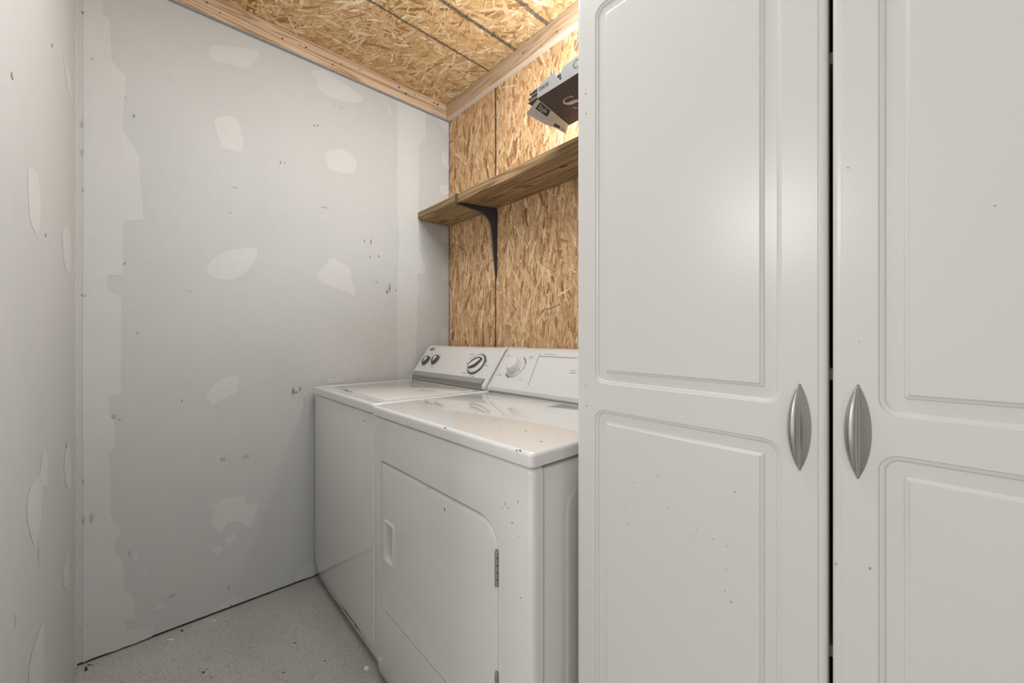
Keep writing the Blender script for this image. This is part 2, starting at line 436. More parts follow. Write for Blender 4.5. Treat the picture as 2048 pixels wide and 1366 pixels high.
# wall the camera looks along (far left of the photograph), opening behind the camera
bm = bmesh.new()
box(bm, (-0.02, RY0 - 0.10, 0.004), (1.24, RY0, CZ))
box(bm, (1.24, RY0 - 0.10, 2.08), (RX1, RY0, CZ))
fp = [[(55, 340), (75, 350), (82, 420), (75, 470), (60, 440)], [(125, 105), (140, 150), (146, 205), (135, 180)], [(125, 455), (140, 460), (142, 530), (137, 550), (127, 520)],
      z2([(170, 450), (187, 445), (190, 575), (170, 585), (160, 740), (135, 810), (110, 730), (108, 640), (125, 570), (155, 540)], 0, 683, 2),
      z2([(265, 410), (280, 430), (285, 570), (270, 595), (255, 510)], 0, 683, 2), z2([(265, 845), (277, 850), (275, 980), (255, 980), (250, 930)], 0, 683, 2),
      z2([(165, 1130), (175, 1140), (172, 1366), (115, 1366), (125, 1250)], 0, 683, 2)]
for i, p in enumerate(fp):
    q = [px(u, v, 1, RY0) for u, v in p]
    pts = jag([(a.x, a.z) for a in q], 5, 0.002, 40 + i)
    poly(bm, [(x, RY0 + 0.0003 + 0.00003 * i, z) for x, z in pts], 1)
for i, (u, v, w, h) in enumerate([(24, 148, 2.5, 2.5), (24, 154, 3, 3), (104, 91, 1.2, 3.5), (145, 715, 1, 2), (133, 892, 1, 5), (76, 1110, 0.35, 22), (30, 1240, 0.35, 18), (91, 470, 1, 4), (152, 873, 1.5, 1.5)]):
    c = px(u, v, 1, RY0); a = px(u + w, v, 1, RY0); b_ = px(u, v + h, 1, RY0)
    poly(bm, [(c.x + abs(a.x - c.x) * math.cos(k * math.pi / 4), RY0 + 0.001 + 0.00002 * i, c.z + abs(b_.z - c.z) * math.sin(k * math.pi / 4)) for k in range(8)], 2)
# plastered corner bead
box(bm, (0.0, RY0, 0.004), (0.012, RY0 + 0.0022, CZ), mi=1)
tag(obj('wall_front', bm, ['drywall', 'compound', 'faint'], smooth=0, recalc=False), kind='structure')

bm = bmesh.new(); box(bm, (RX1, RY0 - 0.10, 0.0), (RX1 + 0.1, 0.0, CZ))
tag(obj('wall_right', bm, 'drywall', smooth=0), kind='structure')

# board wall behind the appliances: two panels with an open joint
SEAM = px(992, 500, 1, 0).x
bm = bmesh.new()
uvl = bm.loops.layers.uv.new('UVMap'); tl = bm.faces.layers.float.new('tone')
box(bm, (0.006, 0.0, 0.0), (SEAM - 0.0032, 0.012, CZ)); box(bm, (SEAM + 0.0032, 0.0, 0.0), (RX1 + 0.1, 0.012, CZ))
for f in bm.faces: f[tl] = 0.45
box(bm, (-0.10, 0.012, 0.0), (RX1 + 0.1, 0.06, CZ), mi=1)


def wall_angle(R):
    return math.pi / 2 + (R.gauss(0, 0.28) if R.random() < 0.86 else R.uniform(-1.4, 1.4))


strands(bm, lambda u, v, h: (u, -h, v), 0.006, 1.75, 0.80, CZ, 10500, wall_angle, 5, [(SEAM - 0.0032, SEAM + 0.0032)])
# a thin grey filler strip in the joint
box(bm, (SEAM - 0.0046, -0.0026, 0.7), (SEAM + 0.0030, 0.006, CZ), mi=2)
tag(obj('wall_back', bm, ['osb_wall', 'dark', 'bracket'], smooth=0, recalc=False), kind='structure')

bm = bmesh.new()
uvl = bm.loops.layers.uv.new('UVMap'); tl = bm.faces.layers.float.new('tone')
box(bm, (-0.10, RY0 - 0.10, CZ), (RX1 + 0.1, 0.0, CZ + 0.03))
for f in bm.faces: f[tl] = 0.45


def ceil_angle(R):
    return R.gauss(0.75, 0.75) if R.random() < 0.7 else R.uniform(0, math.pi)


strands(bm, lambda u, v, h: (u, v, CZ - h), 0.004, 1.75, RY0, -0.004, 9500, ceil_angle, 8, [])
tag(obj('ceiling', bm, ['osb_ceil'], smooth=0, recalc=False), kind='structure')

bm = bmesh.new(); box(bm, (-0.10, -3.6, -0.05), (3.6, 0.06, 0.0))
R = random.Random(4)
for u, v, w, h in [(407, 1345, 5, 4), (423, 1355, 3, 3), (414, 1339, 5, 1.4), (595, 1299, 2, 2), (364, 1261, 5, 4), (590, 1286, 6, 2), (650, 1322, 4, 2), (172, 1338, 5, 9), (180, 1330, 12, 2), (452, 1243, 3, 1.3), (567, 1345, 6, 2)]:
    w *= 0.65; h *= 0.65
    c = px(u, v, 2, 0); a = px(u + w, v, 2, 0) - c; b_ = px(u, v + h, 2, 0) - c
    poly(bm, [c + a * (math.cos(k * math.pi / 5) * R.uniform(.6, 1.1)) + b_ * (math.sin(k * math.pi / 5) * R.uniform(.6, 1.1)) + Vector((0, 0, 0.0004)) for k in range(10)], 1)
tag(obj('floor', bm, ['floor', 'chip'], smooth=0, recalc=False), kind='structure')

# lumber strips under the ceiling
TB, LT = 2.372, 0.018
bm = bmesh.new()
box(bm, (0.0005, RY0, TB), (LT, -0.0005, CZ - 0.002), 0.0015, 1)
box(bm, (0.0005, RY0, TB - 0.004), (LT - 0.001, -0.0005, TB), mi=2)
R = random.Random(3)
for u, v, r in [(414, 5, 3), (440, 26, 2), (565, 77, 2.2), (600, 90, 1.4), (612, 95, 2.4), (665, 129, 2), (682, 128, 1.6), (720, 140, 1.5), (798, 175, 2.5), (812, 187, 2.6), (868, 206, 2), (875, 209, 2.4), (830, 190, 1.2)]:
    c = px(u, v, 0, LT); s = px(u + r, v, 0, LT).y - c.y; h = abs(px(u, v + r, 0, LT).z - c.z)
    poly(bm, [(LT + 0.0004, c.y + abs(s) * math.cos(k * math.pi / 4) * R.uniform(.7, 1.2), c.z + h * math.sin(k * math.pi / 4) * R.uniform(.6, 1)) for k in range(8)], 1)
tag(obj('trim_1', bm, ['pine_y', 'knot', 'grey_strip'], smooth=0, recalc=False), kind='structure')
BT = 0.030
bm = bmesh.new()
box(bm, (LT + 0.001, -BT, TB), (RX1, -0.0016, CZ - 0.003), 0.001, 1)
box(bm, (LT + 0.001, -BT + 0.0005, TB - 0.001), (RX1, -0.0016, TB), mi=2)
for u, v, r in [(1047, 106, 1.4), (1114, 64, 1.6), (1083, 91, 1), (1020, 105, 1)]:
    c = px(u, v, 1, -BT); s = abs(px(u + r, v, 1, -BT).x - c.x)
    poly(bm, [(c.x + s * math.cos(k * math.pi / 4), -BT - 0.0004, c.z + s * math.sin(k * math.pi / 4)) for k in range(8)], 1)
tag(obj('trim_2', bm, ['pine_x', 'knot', 'pine_pale'], smooth=0, recalc=False), kind='structure')

# ------------------------------------------------------------------ appliances
def shell(bm, x0, x1, y, yback, z0, zc, z1, ytoe, r, holes):
    """front sheet: rounded upright edges, toe leaning back below zc, with holes in the flat front"""
    plan = [(x0, yback)] + [(x0 + r - r * math.cos(a), y + r - r * math.sin(a)) for a in [math.pi / 2 * i / 6 for i in range(7)]]
    plan += [(x1 - r + r * math.sin(a), y + r - r * math.cos(a)) for a in [math.pi / 2 * i / 6 for i in range(7)]] + [(x1, yback)]
    low = [bm.verts.new((a, b if i in (0, len(plan) - 1) else b + (ytoe - y), z0)) for i, (a, b) in enumerate(plan)]
    mid = [bm.verts.new((a, b, zc)) for a, b in plan]
    n = len(plan); bend = 0.010
    top = [bm.verts.new((a, b, z1 - bend)) for a, b in plan]
    cx = (x0 + x1) / 2
    lid = []
    for k in range(1, 4):
        a = math.pi / 2 * k / 3; ins = bend * (1 - math.cos(a)); zz = z1 - bend + bend * math.sin(a)
        lid.append([bm.verts.new((p + (ins if p < cx else -ins), min(q + ins, yback), zz)) for p, q in plan])
    for rows in ((low, mid), (top, lid[0]), (lid[0], lid[1]), (lid[1], lid[2])):
        for i in range(n - 1): bm.faces.new((rows[0][i], rows[0][i + 1], rows[1][i + 1], rows[1][i]))
    for i in range(n - 1):
        if i == 7: continue
        bm.faces.new((mid[i], mid[i + 1], top[i + 1], top[i]))
    outer = [mid[7], mid[8], top[8], top[7]]
    hl = [[bm.verts.new((a, y, b)) for a, b in h] for h in holes]
    fill(bm, [outer] + hl)
    return hl


def wall_in(bm, lp, dy, bev=0.0):
    prev = lp
    steps = [(dy, 0)]
    for d, _ in steps:
        nx = [bm.verts.new(v.co + Vector((0, d, 0))) for v in prev]
        for i in range(len(nx)):
            j = (i + 1) % len(nx); bm.faces.new((prev[i], prev[j], nx[j], nx[i]))
        prev = nx
    return prev


SL = Vector((0, 0.598, 0.801)); SN = Vector((0, -0.801, 0.598)); SX = Vector((1, 0, 0))   # console face frame
SP = Vector((0, -0.262, 0.905))


def on_slope(u, v):
    F = Vector((-math.sin(YAW), math.cos(YAW), 0)); Rv = Vector((math.cos(YAW), math.sin(YAW), 0))
    r = F + Rv * ((u - 1024) / FPX) + Vector((0, 0, -(v - HOR) / FPX))
    return CAM + r * ((SP - CAM).dot(SN) / r.dot(SN))


def dash(bm, u, v, w, h, lift=0.0008, mi=0):
    c = on_slope(u, v) + SN * lift
    poly(bm, [c + SX * a + SL * b for a, b in ((-w, -h), (w, -h), (w, h), (-w, h))], mi)


def merge(o, bm, mats):
    """add flat printing to the mesh of o, with its own materials"""
    k = len(o.data.materials)
    for f in bm.faces: f.material_index += k
    bmesh.ops.translate(bm, verts=bm.verts, vec=-origin(o))
    tmp = bpy.data.meshes.new('tmp'); bm.to_mesh(tmp); bm.free()
    b2 = bmesh.new(); b2.from_mesh(o.data); b2.from_mesh(tmp); b2.to_mesh(o.data); b2.free()
    bpy.data.meshes.remove(tmp)
    for m in mats: o.data.materials.append(M[m])


def console(parent, x0, x1, cap_l, cap_r):
    prof = [(-0.040, 0.884), (-0.252, 0.884), (-0.2625, 0.893), (-0.2625, 0.905), (-0.155, 1.0486), (-0.148, 1.0555), (-0.137, 1.0595), (-0.10, 1.062), (-0.05, 1.060), (-0.040, 1.052)]
    bm = bmesh.new()
    extrude_poly(bm, [(x0 + cap_l, y, z) for y, z in prof], (x1 - x0 - cap_l - cap_r, 0, 0))
    c = obj('console', bm, 'plastic', parent)
    cy, cz = -0.15, 0.97
    for xa, w in ((x0, cap_l), (x1 - cap_r, cap_r)):
        if not w: continue
        bm = bmesh.new()
        big = [(cy + (y - cy) * 1.035, max(0.884, cz + (z - cz) * 1.04)) for y, z in prof]
        fs = extrude_poly(bm, [(xa, y, z) for y, z in big], (w, 0, 0))
        bmesh.ops.bevel(bm, geom=list({e for f in fs[:2] for e in f.edges}), offset=0.0025, segments=2, affect='EDGES')
        obj('end_cap', bm, 'plastic', c)
    return c


def top_panel(bm, x0, x1, y0, y1, z0, z1, sunk=True):
    """sheet metal top with rolled edges and a slightly sunken field"""
    def ring(ins, z, r, k=5):
        return [(a, b, z) for a, b in rrect(x0 + ins, x1 - ins, y0 + ins, y1 - ins, (r, r, r, r), k)]
    rows = [ring(0.004, z0, .010), ring(0, z0 + 0.002, .012), ring(0, z1 - 0.009, .012)]
    for i in range(1, 5):
        a = math.pi / 2 * i / 4
        rows.append(ring(0.009 * (1 - math.cos(a)), z1 - 0.009 + 0.009 * math.sin(a), .012))
    if sunk: rows += [ring(0.020, z1, .012), ring(0.030, z1 - 0.0022, .012), ring(0.036, z1 - 0.0028, .012)]
    vr = grid(bm, rows, True)
    bm.faces.new(vr[-1]); bm.faces.new(vr[0][::-1])


# --- washer
WX0, WX1, WY = 0.030, 0.688, -0.742
washer = root('washing_machine', ((WX0 + WX1) / 2, -0.39, 0.0), 'white top-loading washing machine in the corner against the drywall, with three knobs', 'washing machine')
bm = bmesh.new()
shell(bm, WX0, WX1, WY, -0.70, 0.012, 0.098, 0.850, WY + 0.017, 0.012, [])
R = random.Random(2)
for u0, v0, u1, v1, w in [(682, 1212, 690, 1222, 1.6), (686, 1216, 698, 1232, 2.0), (692, 1226, 710, 1249, 1.8), (704, 1240, 718, 1262, 2.4), (715, 1256, 724, 1270, 1.3), (723, 1268, 731, 1283, 1.2), (722, 1244, 724, 1248, 1)]:
    yy = WY + 0.008
    a = px(u0, v0, 1, yy); b_ = px(u1, v1, 1, yy)
    def toe(p, o=0.0015):
        return Vector((p.x, WY + (0.098 - min(p.z, 0.098)) / 0.086 * 0.017 - o, p.z))
    a, b_ = toe(a), toe(b_); w = w * 0.0016
    poly(bm, [a, a.lerp(b_, .5) - Vector((0, 0, w)), b_, a.lerp(b_, .5) + Vector((0, 0, w * .8))], 1)
for u, v, r in [(728, 842, 1.6), (651, 1106, 1.4), (653, 989, 1.4), (712, 1221, 1.2)]:
    c = px(u, v, 1, WY - 0.0006)
    poly(bm, [c + Vector((0.0022 * r * math.cos(k), 0, 0.0022 * r * math.sin(k))) for k in range(6)], 2)
obj('front_panel', bm, ['enamel', 'chip', 'rust'], washer, 40)
bm = bmesh.new(); box(bm, (WX0 + 0.001, -0.698, 0.02), (WX1 - 0.001, -0.04, 0.846), 0.004)
body = obj('body', bm, 'enamel', washer)
for fx in (WX0 + 0.05, WX1 - 0.06):
    for fy in (-0.66, -0.08):
        bm = bmesh.new()
        lathe(bm, [(0.018, 0), (0.018, 0.012), (0.008, 0.013), (0.008, 0.03)], Vector((fx, fy, 0)), SX, Vector((0, 1, 0)), Vector((0, 0, 1)), 16)
        obj('levelling_foot', bm, 'rubber', washer)
bm = bmesh.new(); top_panel(bm, WX0 - 0.002, WX1 + 0.002, WY - 0.006, -0.04, 0.8525, 0.886)
tp = obj('top_panel', bm, 'enamel', washer, 50)
bm = bmesh.new(); box(bm, (0.118, -0.684, 0.880), (0.640, -0.300, 0.8872), 0.003, 3)
c = px(696, 785, 2, 0.8875); d = px(717, 791, 2, 0.8875)
for t0, t1, w in ((0, .25, .0018), (.3, .95, .0034), (.9, 1.25, .0016)):
    a = Vector((0.20 + 0.11 * t0, -0.6855, 0.885)); b_ = Vector((0.20 + 0.11 * t1, -0.6855, 0.885))
    poly(bm, [a, a.lerp(b_, .3) + Vector((0, -w * .3, -w * .5)), b_, a.lerp(b_, .6) + Vector((0, 0.001, w * .8))], 1)
obj('lid', bm, ['enamel', 'rust'], washer, 40)
wc = console(washer, 0.030, 0.676, 0.014, 0.026)
bm = bmesh.new()   # two-tone band along the foot of the console
extrude_poly(bm, [(0.046, y, z) for y, z in ((-0.2445, 0.9300), (-0.2575, 0.9135), (-0.2640, 0.9115), (-0.2625, 0.9165), (-0.2505, 0.9320))], (0.602, 0, 0), 0)
extrude_poly(bm, [(0.046, y, z) for y, z in ((-0.256, 0.9115), (-0.256, 0.893), (-0.2645, 0.893), (-0.2645, 0.9108))], (0.602, 0, 0), 1)
dash(bm, 944, 765, 0.026, 0.0012, 0.0035, 1)
obj('trim_band', bm, ['band', 'band_dark'], wc, 30, label='two-tone grey band along the foot of the console')
bm = bmesh.new()
for u, v, w in [(864, 707.5, .005), (877, 707, .004), (881, 711.5, .004), (848.5, 736, .009), (864.5, 734, .012), (944, 709, .011), (948.5, 713.5, .006), (941, 717, .006), (950, 714.5, .004), (935, 727, .009), (928, 746.5, .010), (945, 753, .008), (972, 720, .008), (972.5, 722.5, .006), (971.5, 725, .004), (973, 731, .008), (940.5, 751.5, .003)]:
    dash(bm, u, v, w, 0.0016)
kc = on_slope(953.5, 728.5)
for k in range(34):
    a = math.radians(-150 + k * 9.4)
    for r0, r1 in ((0.0575, 0.0605 + (0.003 if k % 4 == 0 else 0)),):
        p = kc + (SX * math.sin(a) + SL * math.cos(a)) * r0 + SN * 0.0008; q = kc + (SX * math.sin(a) + SL * math.cos(a)) * r1 + SN * 0.0008
        t = (SX * math.cos(a) - SL * math.sin(a)) * 0.0009
        poly(bm, [p - t, p + t, q + t, q - t], 0)
merge(wc, bm, ['print'])
bm = bmesh.new()
lc = on_slope(865, 698.5) + SN * 0.0006
lathe(bm, [(0.001, 0.0), (1.0, 0.0), (1.0, 0.0012), (0.94, 0.0016)], lc, SX * 0.026, SL * 0.0115, SN, 36, 0)
for s, col in ((0.72, 1),):
    n = 40; pr = [lc + SX * (0.020 * math.cos(2 * math.pi * i / n)) + SL * (0.0075 * math.sin(2 * math.pi * i / n)) + SN * 0.0018 for i in range(n)]
    qr = [lc + SX * (0.0215 * math.cos(2 * math.pi * i / n)) + SL * (0.0088 * math.sin(2 * math.pi * i / n)) + SN * 0.0018 for i in range(n)]
    for i in range(6, 34): poly(bm, [pr[i], pr[i + 1], qr[i + 1], qr[i]], 1)
for a, b_, w in ((-0.016, 0.004, 0.0022), (0.005, 0.009, 0.0016)):
    poly(bm, [lc + SX * a + SL * (0.001 - w) + SN * 0.0018, lc + SX * b_ + SL * (0.001 - w) + SN * 0.0018, lc + SX * b_ + SL * (0.001 + w) + SN * 0.0018, lc + SX * a + SL * (0.0025 + w) + SN * 0.0018], 1)
obj('maker_badge', bm, ['band', 'print'], wc, 0, label='small grey oval badge')


def small_knob(u, v):
    c = on_slope(u, v)
    bm = bmesh.new()
    lathe(bm, [(0.0300, 0.0), (0.0300, 0.0012), (0.026, 0.0018)], c, SX, SL, SN, 32, 1)
    def tri(s):   # rounded pear outline, wide at the top and narrow at the foot
        return [(s * 0.0245 * math.cos(a) * (1.0 + 0.28 * math.sin(a)), s * 0.0285 * math.sin(a) - 0.001) for a in [2 * math.pi * i / 36 for i in range(36)]]
    rows = [[c + SX * a + SL * b_ + SN * h for a, b_ in tri(s)] for s, h in ((1.0, 0.001), (0.98, 0.006), (0.94, 0.0125), (0.86, 0.0150))]
    vr = grid(bm, rows, True, 0); bm.faces.new(vr[-1])
    k = obj('knob', bm, ['knob_dark', 'print_light'], wc, 40, label='small charcoal knob with a white cap')
    bm = bmesh.new()
    hp = [(0.0, 0.010), (0.005, 0.0145), (0.0105, 0.013), (0.0125, 0.007), (0.008, -0.005), (0.001, -0.017), (-0.001, -0.017), (-0.008, -0.005), (-0.0125, 0.007), (-0.0105, 0.013), (-0.005, 0.0145)]
    extrude_poly(bm, [c + SX * (a * .95 + 0.003) + SL * (b_ * 0.98 + .003) + SN * 0.0145 for a, b_ in hp], SN * 0.0018)
    obj('knob_cap', bm, 'plastic', k, 30)


small_knob(853, 721.5); small_knob(871.5, 720)
bm = bmesh.new()
lathe(bm, [(0.0545, 0.0), (0.0545, 0.003), (0.053, 0.004), (0.0475, 0.004), (0.0475, 0.007), (0.045, 0.009), (0.034, 0.0105)], kc, SX, SL, SN, 56, 0)
n0 = len(bm.faces)
for f in bm.faces:
    r = (f.calc_center_median() - kc).length
    f.material_index = 1 if r > 0.0480 else 0
ga = math.radians(38)   # raised grip across the dial
gx = SX * math.cos(ga) + SL * math.sin(ga); gy = -SX * math.sin(ga) + SL * math.cos(ga)
def grip(h, s, w): return [kc + gx * (s * math.cos(a)) + gy * (w * math.sin(a) * (1 - 0.25 * abs(math.cos(a)))) + SN * h for a in [2 * math.pi * i / 32 for i in range(32)]]
dk = obj('dial_knob', bm, ['plastic', 'knob_dark'], wc, 35, label='large white dial with a dark ring')
bm = bmesh.new(); vr = grid(bm, [grip(0.0095, .042, .024), grip(0.019, .041, .0225), grip(0.0225, .039, .020)], True, 0)
f = bm.faces.new(vr[-1])
obj('grip', bm, 'knob_dark', dk, 35)
bm = bmesh.new(); vr = grid(bm, [[p - gy * 0.006 for p in grip(0.022, .037, .0125)], [p - gy * 0.006 for p in grip(0.0245, .036, .0115)], [p - gy * .006 for p in grip(0.025, .033, .0095)]], True, 0); bm.faces.new(vr[-1])
obj('grip_cap', bm, 'plastic', dk, 35)

# --- dryer
DX0, DX1, DY = 0.700, 1.431, -0.751
dryer = root('clothes_dryer', ((DX0 + DX1) / 2, -0.39, 0.0), 'white front-loading clothes dryer beside the tall cabinet, with a hinged door', 'clothes dryer')
dx0, dx1, dz0, dz1 = px(763, 1100, 1, DY).x, px(995.5, 1150, 1, DY).x, px(762, 1214, 1, DY).z, px(965, 1033, 1, DY).z
bm = bmesh.new()
hl = shell(bm, DX0, DX1, DY, -0.721, 0.012, 0.098, 0.8505, DY + 0.014, 0.014, [rrect(dx0 - 0.001, dx1 + 0.003, dz0 - 0.0015, dz1 + 0.006, (.004, .004, .064, .004), 8)])
wall_in(bm, hl[0], 0.022)
for u, v, w, h in [(1036, 1003, .0012, .005), (1010, 1008, .001, .006), (1005, 1016, .0015, .002), (1024, 1046, .002, .004), (1037, 1074, .0015, .002), (1041, 1196, .0015, .003), (755, 890, .003, .002), (1016, 1016, .005, .0012), (1018, 1062, .0015, .002), (775, 1332, .002, .006)]:
    c = px(u, v, 1, DY - 0.0006)
    w *= .55; h *= .6
    poly(bm, [c + Vector((w * math.cos(k * math.pi / 4), 0, h * math.sin(k * math.pi / 4))) for k in range(8)], 1)
obj('front_panel', bm, ['enamel', 'rust'], dryer, 40)
bm = bmesh.new(); box(bm, (DX0 + 0.001, -0.7185, 0.02), (DX1 - 0.0005, -0.04, 0.846), 0.006, 3)
# embossed field on the side sheet
rows = []
for ins, dxp, r in ((0, 0, .05), (0.004, 0.0022, .047), (0.008, 0.0030, .044)):
    rows.append([(DX1 - 0.0004 + dxp - 0.0002, -a, b_) for a, b_ in rrect(0.10 + ins, 0.652 - ins, 0.16 + ins, 0.790 - ins, (r, r, r, r), 6)])
vr = grid(bm, rows, True); bm.faces.new(vr[-1])
obj('body', bm, 'enamel', dryer, 40)
for fx in (DX0 + 0.05, DX1 - 0.06):
    for fy in (-0.68, -0.08):
        bm = bmesh.new()
        lathe(bm, [(0.018, 0), (0.018, 0.012), (0.008, 0.013), (0.008, 0.03)], Vector((fx, fy, 0)), SX, Vector((0, 1, 0)), Vector((0, 0, 1)), 16)
        obj('levelling_foot', bm, 'rubber', dryer)
bm = bmesh.new(); top_panel(bm, DX0 - 0.003, DX1 + 0.004, DY - 0.006, -0.04, 0.8533, 0.884, False)
for u, v, w in [(890, 855.5, .004), (1040, 901, .003), (1033, 901, .002)]:
    c = px(u, v, 1, DY - 0.0066)
    poly(bm, [c + Vector((-w, 0, -.001)), c + Vector((w, 0, -.002)), c + Vector((w * .6, 0, .0022)), c + Vector((-w * .5, 0, .001))], 1)
for u, v in ((1083, 883), (1052, 862), (738, 813)):
    c = px(u, v, 2, 0.8843)
    poly(bm, [c + Vector((0.003 * math.cos(k), 0.002 * math.sin(k), 0)) for k in range(6)], 1)
obj('top_panel', bm, ['enamel', 'chip'], dryer, 50)
bm = bmesh.new(); box(bm, (1.106, -0.388, 0.880), (1.400, -0.285, 0.8847), 0.0006, 2)
obj('lint_screen_cover', bm, 'enamel', dryer)
# door
door = bmesh.new()
hx0, hx1, hz0, hz1 = px(769.5, 1100, 1, DY).x, px(786, 1100, 1, DY).x, px(786, 1134, 1, DY).z, px(769, 1042, 1, DY).z
rows = []
bv = 0.010
for i in range(6):
    a = math.pi / 2 * i / 5; ins = bv * (1 - math.sin(a)); dep = bv * (1 - math.cos(a)) 
    rows.append((ins, dep))
rows = [(0.0, 0.020)] + [(bv * (1 - math.cos(math.pi / 2 * i / 5)), bv * (1 - math.sin(math.pi / 2 * i / 5))) for i in range(6)]
loops = []
for ins, dep in rows:
    il = min(ins, 0.0018); ib = min(ins, 0.0035)
    dd = dep if ins < 1e-6 else dep
    loops.append([(a, DY + 0.0005 + dd, b_) for a, b_ in rrect(dx0 + il, dx1 - ins * .7, dz0 + ib, dz1 - ins, (.003, .003, .060 - ins, .003), 8)])
vr = grid(door, loops, True)
hh = [door.verts.new((a, DY + 0.0005, b_)) for a, b_ in rrect(hx0, hx1, hz0, hz1, (.006,) * 4, 4)]
fill(door, [vr[-1], hh])
for u, v, w, h in [(889, 1019, .002, .004), (857, 976, .003, .0015)]:
    c = px(u, v, 1, DY - 0.0004)
    poly(door, [c + Vector((w * math.cos(k * math.pi / 4), 0, h * math.sin(k * math.pi / 4))) for k in range(8)], 1)
dd = obj('door', door, ['enamel', 'rust'], dryer, 40)
bm = bmesh.new()
def hr(ins, dep, r): return [(a, DY + dep, b_) for a, b_ in rrect(hx0 + ins, hx1 - ins, hz0 + ins, hz1 - ins, (r,) * 4, 4)]
vr = grid(bm, [hr(-0.006, 0.0006, .008), hr(-0.005, -0.0025, .008), hr(-0.001, -0.0032, .006), hr(0.004, -0.001, .006), hr(0.007, 0.006, .005), hr(0.010, 0.034, .004)], True)
f = bm.faces.new(vr[-1])
obj('handle', bm, 'plastic', dd, 40, label='recessed white pull with a raised rim')
hgz = (px(993, 1171, 1, DY).z, px(993, 1099, 1, DY).z, px(993, 1342, 1, DY).z)
for za, zb in ((hgz[0], hgz[1]), (hgz[2] - hgz[1] + hgz[0], hgz[2])):
    bm = bmesh.new()
    for k in range(5):
        z0 = za + (zb - za) * k / 5; z1 = za + (zb - za) * (k + 1) / 5 - 0.0012
        rr = 0.0042 if k % 2 == 0 else 0.0040
        lathe(bm, [(rr * .8, 0), (rr, 0.0008), (rr, z1 - z0 - 0.0008), (rr * .8, z1 - z0)], Vector((dx1 - 0.0015, DY - 0.002, z0)), SX, Vector((0, 1, 0)), Vector((0, 0, 1)), 14)
    box(bm, (dx1 - 0.007, DY - 0.0008, za), (dx1 - 0.004, DY + 0.006, zb))
    obj('hinge', bm, 'hinge', dd, 40)
dc = console(dryer, 0.690, 1.436, 0.016, 0.014)
bm = bmesh.new()
def line(bm, a, b_, w, mi=0):
    p, q = on_slope(*a) + SN * 0.0008, on_slope(*b_) + SN * 0.0008
    t = (q - p).normalized().cross(SN) * w
    poly(bm, [p - t, q - t, q + t, p + t], mi)
line(bm, (1080, 707), (1056.5, 771), 0.0010, 0)
line(bm, (1079, 712.5), (1154, 716.5), 0.0011, 0)
line(bm, (1160, 716.8), (1230, 720.5), 0.0011, 0)
for u, v, w, mi in [(1017, 711.5, .008, 0), (1012.5, 713.5, .004, 0), (1064, 713.5, .015, 1), (1062, 716.5, .011, 1), (997.5, 741, .006, 1), (1000, 749.5, .010, 0), (995.5, 752, .004, 0), (1042, 759, .008, 1), (1146, 741.5, .011, 1), (1146, 746, .016, 1), (1100, 709, .030, 1)]:
    dash(bm, u, v, w, 0.0013, 0.0008, mi)
kd = on_slope(1031.5, 734.5)
for a0, a1, r0, r1, mi in ((20, 66, .0475, .0525, 0), (66, 100, .0485, .051, 1), (190, 228, .0475, .0530, 0), (150, 186, .0485, .0500, 1)):
    n = 14
    for i in range(n):
        pt = []
        for ang, rr in ((a0 + (a1 - a0) * i / n, r0), (a0 + (a1 - a0) * (i + 1) / n, r0), (a0 + (a1 - a0) * (i + 1) / n, r1), (a0 + (a1 - a0) * i / n, r1)):
            t = math.radians(ang); pt.append(kd + (SX * math.sin(t) + SL * math.cos(t)) * rr + SN * 0.0008)
        poly(bm, pt, mi)
for k in range(9):
    t = math.radians(25 + k * 20); t2 = (SX * math.cos(t) - SL * math.sin(t)) * 0.0007
    p = kd + (SX * math.sin(t) + SL * math.cos(t)) * .0555 + SN * 0.0008; q = kd + (SX * math.sin(t) + SL * math.cos(t)) * .0585 + SN * 0.0008
    poly(bm, [p - t2, p + t2, q + t2, q - t2], 1)
merge(dc, bm, ['print', 'print_light'])
bm = bmesh.new()
lathe(bm, [(0.0455, 0.0), (0.0455, 0.0022), (0.0435, 0.0032), (0.034, 0.004), (0.0335, 0.010), (0.031, 0.012), (0.0295, 0.030), (0.027, 0.0345), (0.020, 0.037), (0.008, 0.038)], kd, SX, SL, SN, 56, 0)
for f in bm.faces:
    d_ = f.calc_center_median() - kd
    if d_.dot(SN) < 0.0016: f.material_index = 1
p = kd + (SX * 0.035 - SL * 0.016) + SN * 0.0046
poly(bm, [p + SX * .0035, p + SL * .003 - SX * .0025, p - SL * .003 - SX * .0025], 1)
obj('dial_knob', bm, ['plastic', 'print'], dc, 40, label='round white timer knob')

# ------------------------------------------------------------------ tall cabinet
CX0, CX1, CT = 1.459, 2.270, 1.888
DF = -0.650; TH = 0.018
cab = root('storage_cabinet', ((CX0 + CX1) / 2, -0.34, 0), 'tall white two-door storage cabinet standing right of the dryer, doors slightly apart', 'cabinet')
yb, yf = -0.035, DF + TH + 0.002
bm = bmesh.new()
box(bm, (CX0, yf, 0.0), (CX0 + 0.016, yb, CT)); box(bm, (CX1 - 0.016, yf, 0.0), (CX1, yb, CT))
box(bm, (CX0 + 0.016, yf, CT - 0.016), (CX1 - 0.016, yb, CT)); box(bm, (CX0 + 0.016, yf, 0.08), (CX1 - 0.016, yb, 0.096))
box(bm, (CX0 + 0.016, yf + 0.03, 0.0), (CX1 - 0.016, yf + 0.046, 0.08))
obj('carcass', bm, 'melamine', cab, 0)
bm = bmesh.new(); box(bm, (CX0 + 0.016, yb - 0.006, 0.096), (CX1 - 0.016, yb, CT - 0.016)); obj('back_panel', bm, 'cab_shade', cab, 0)
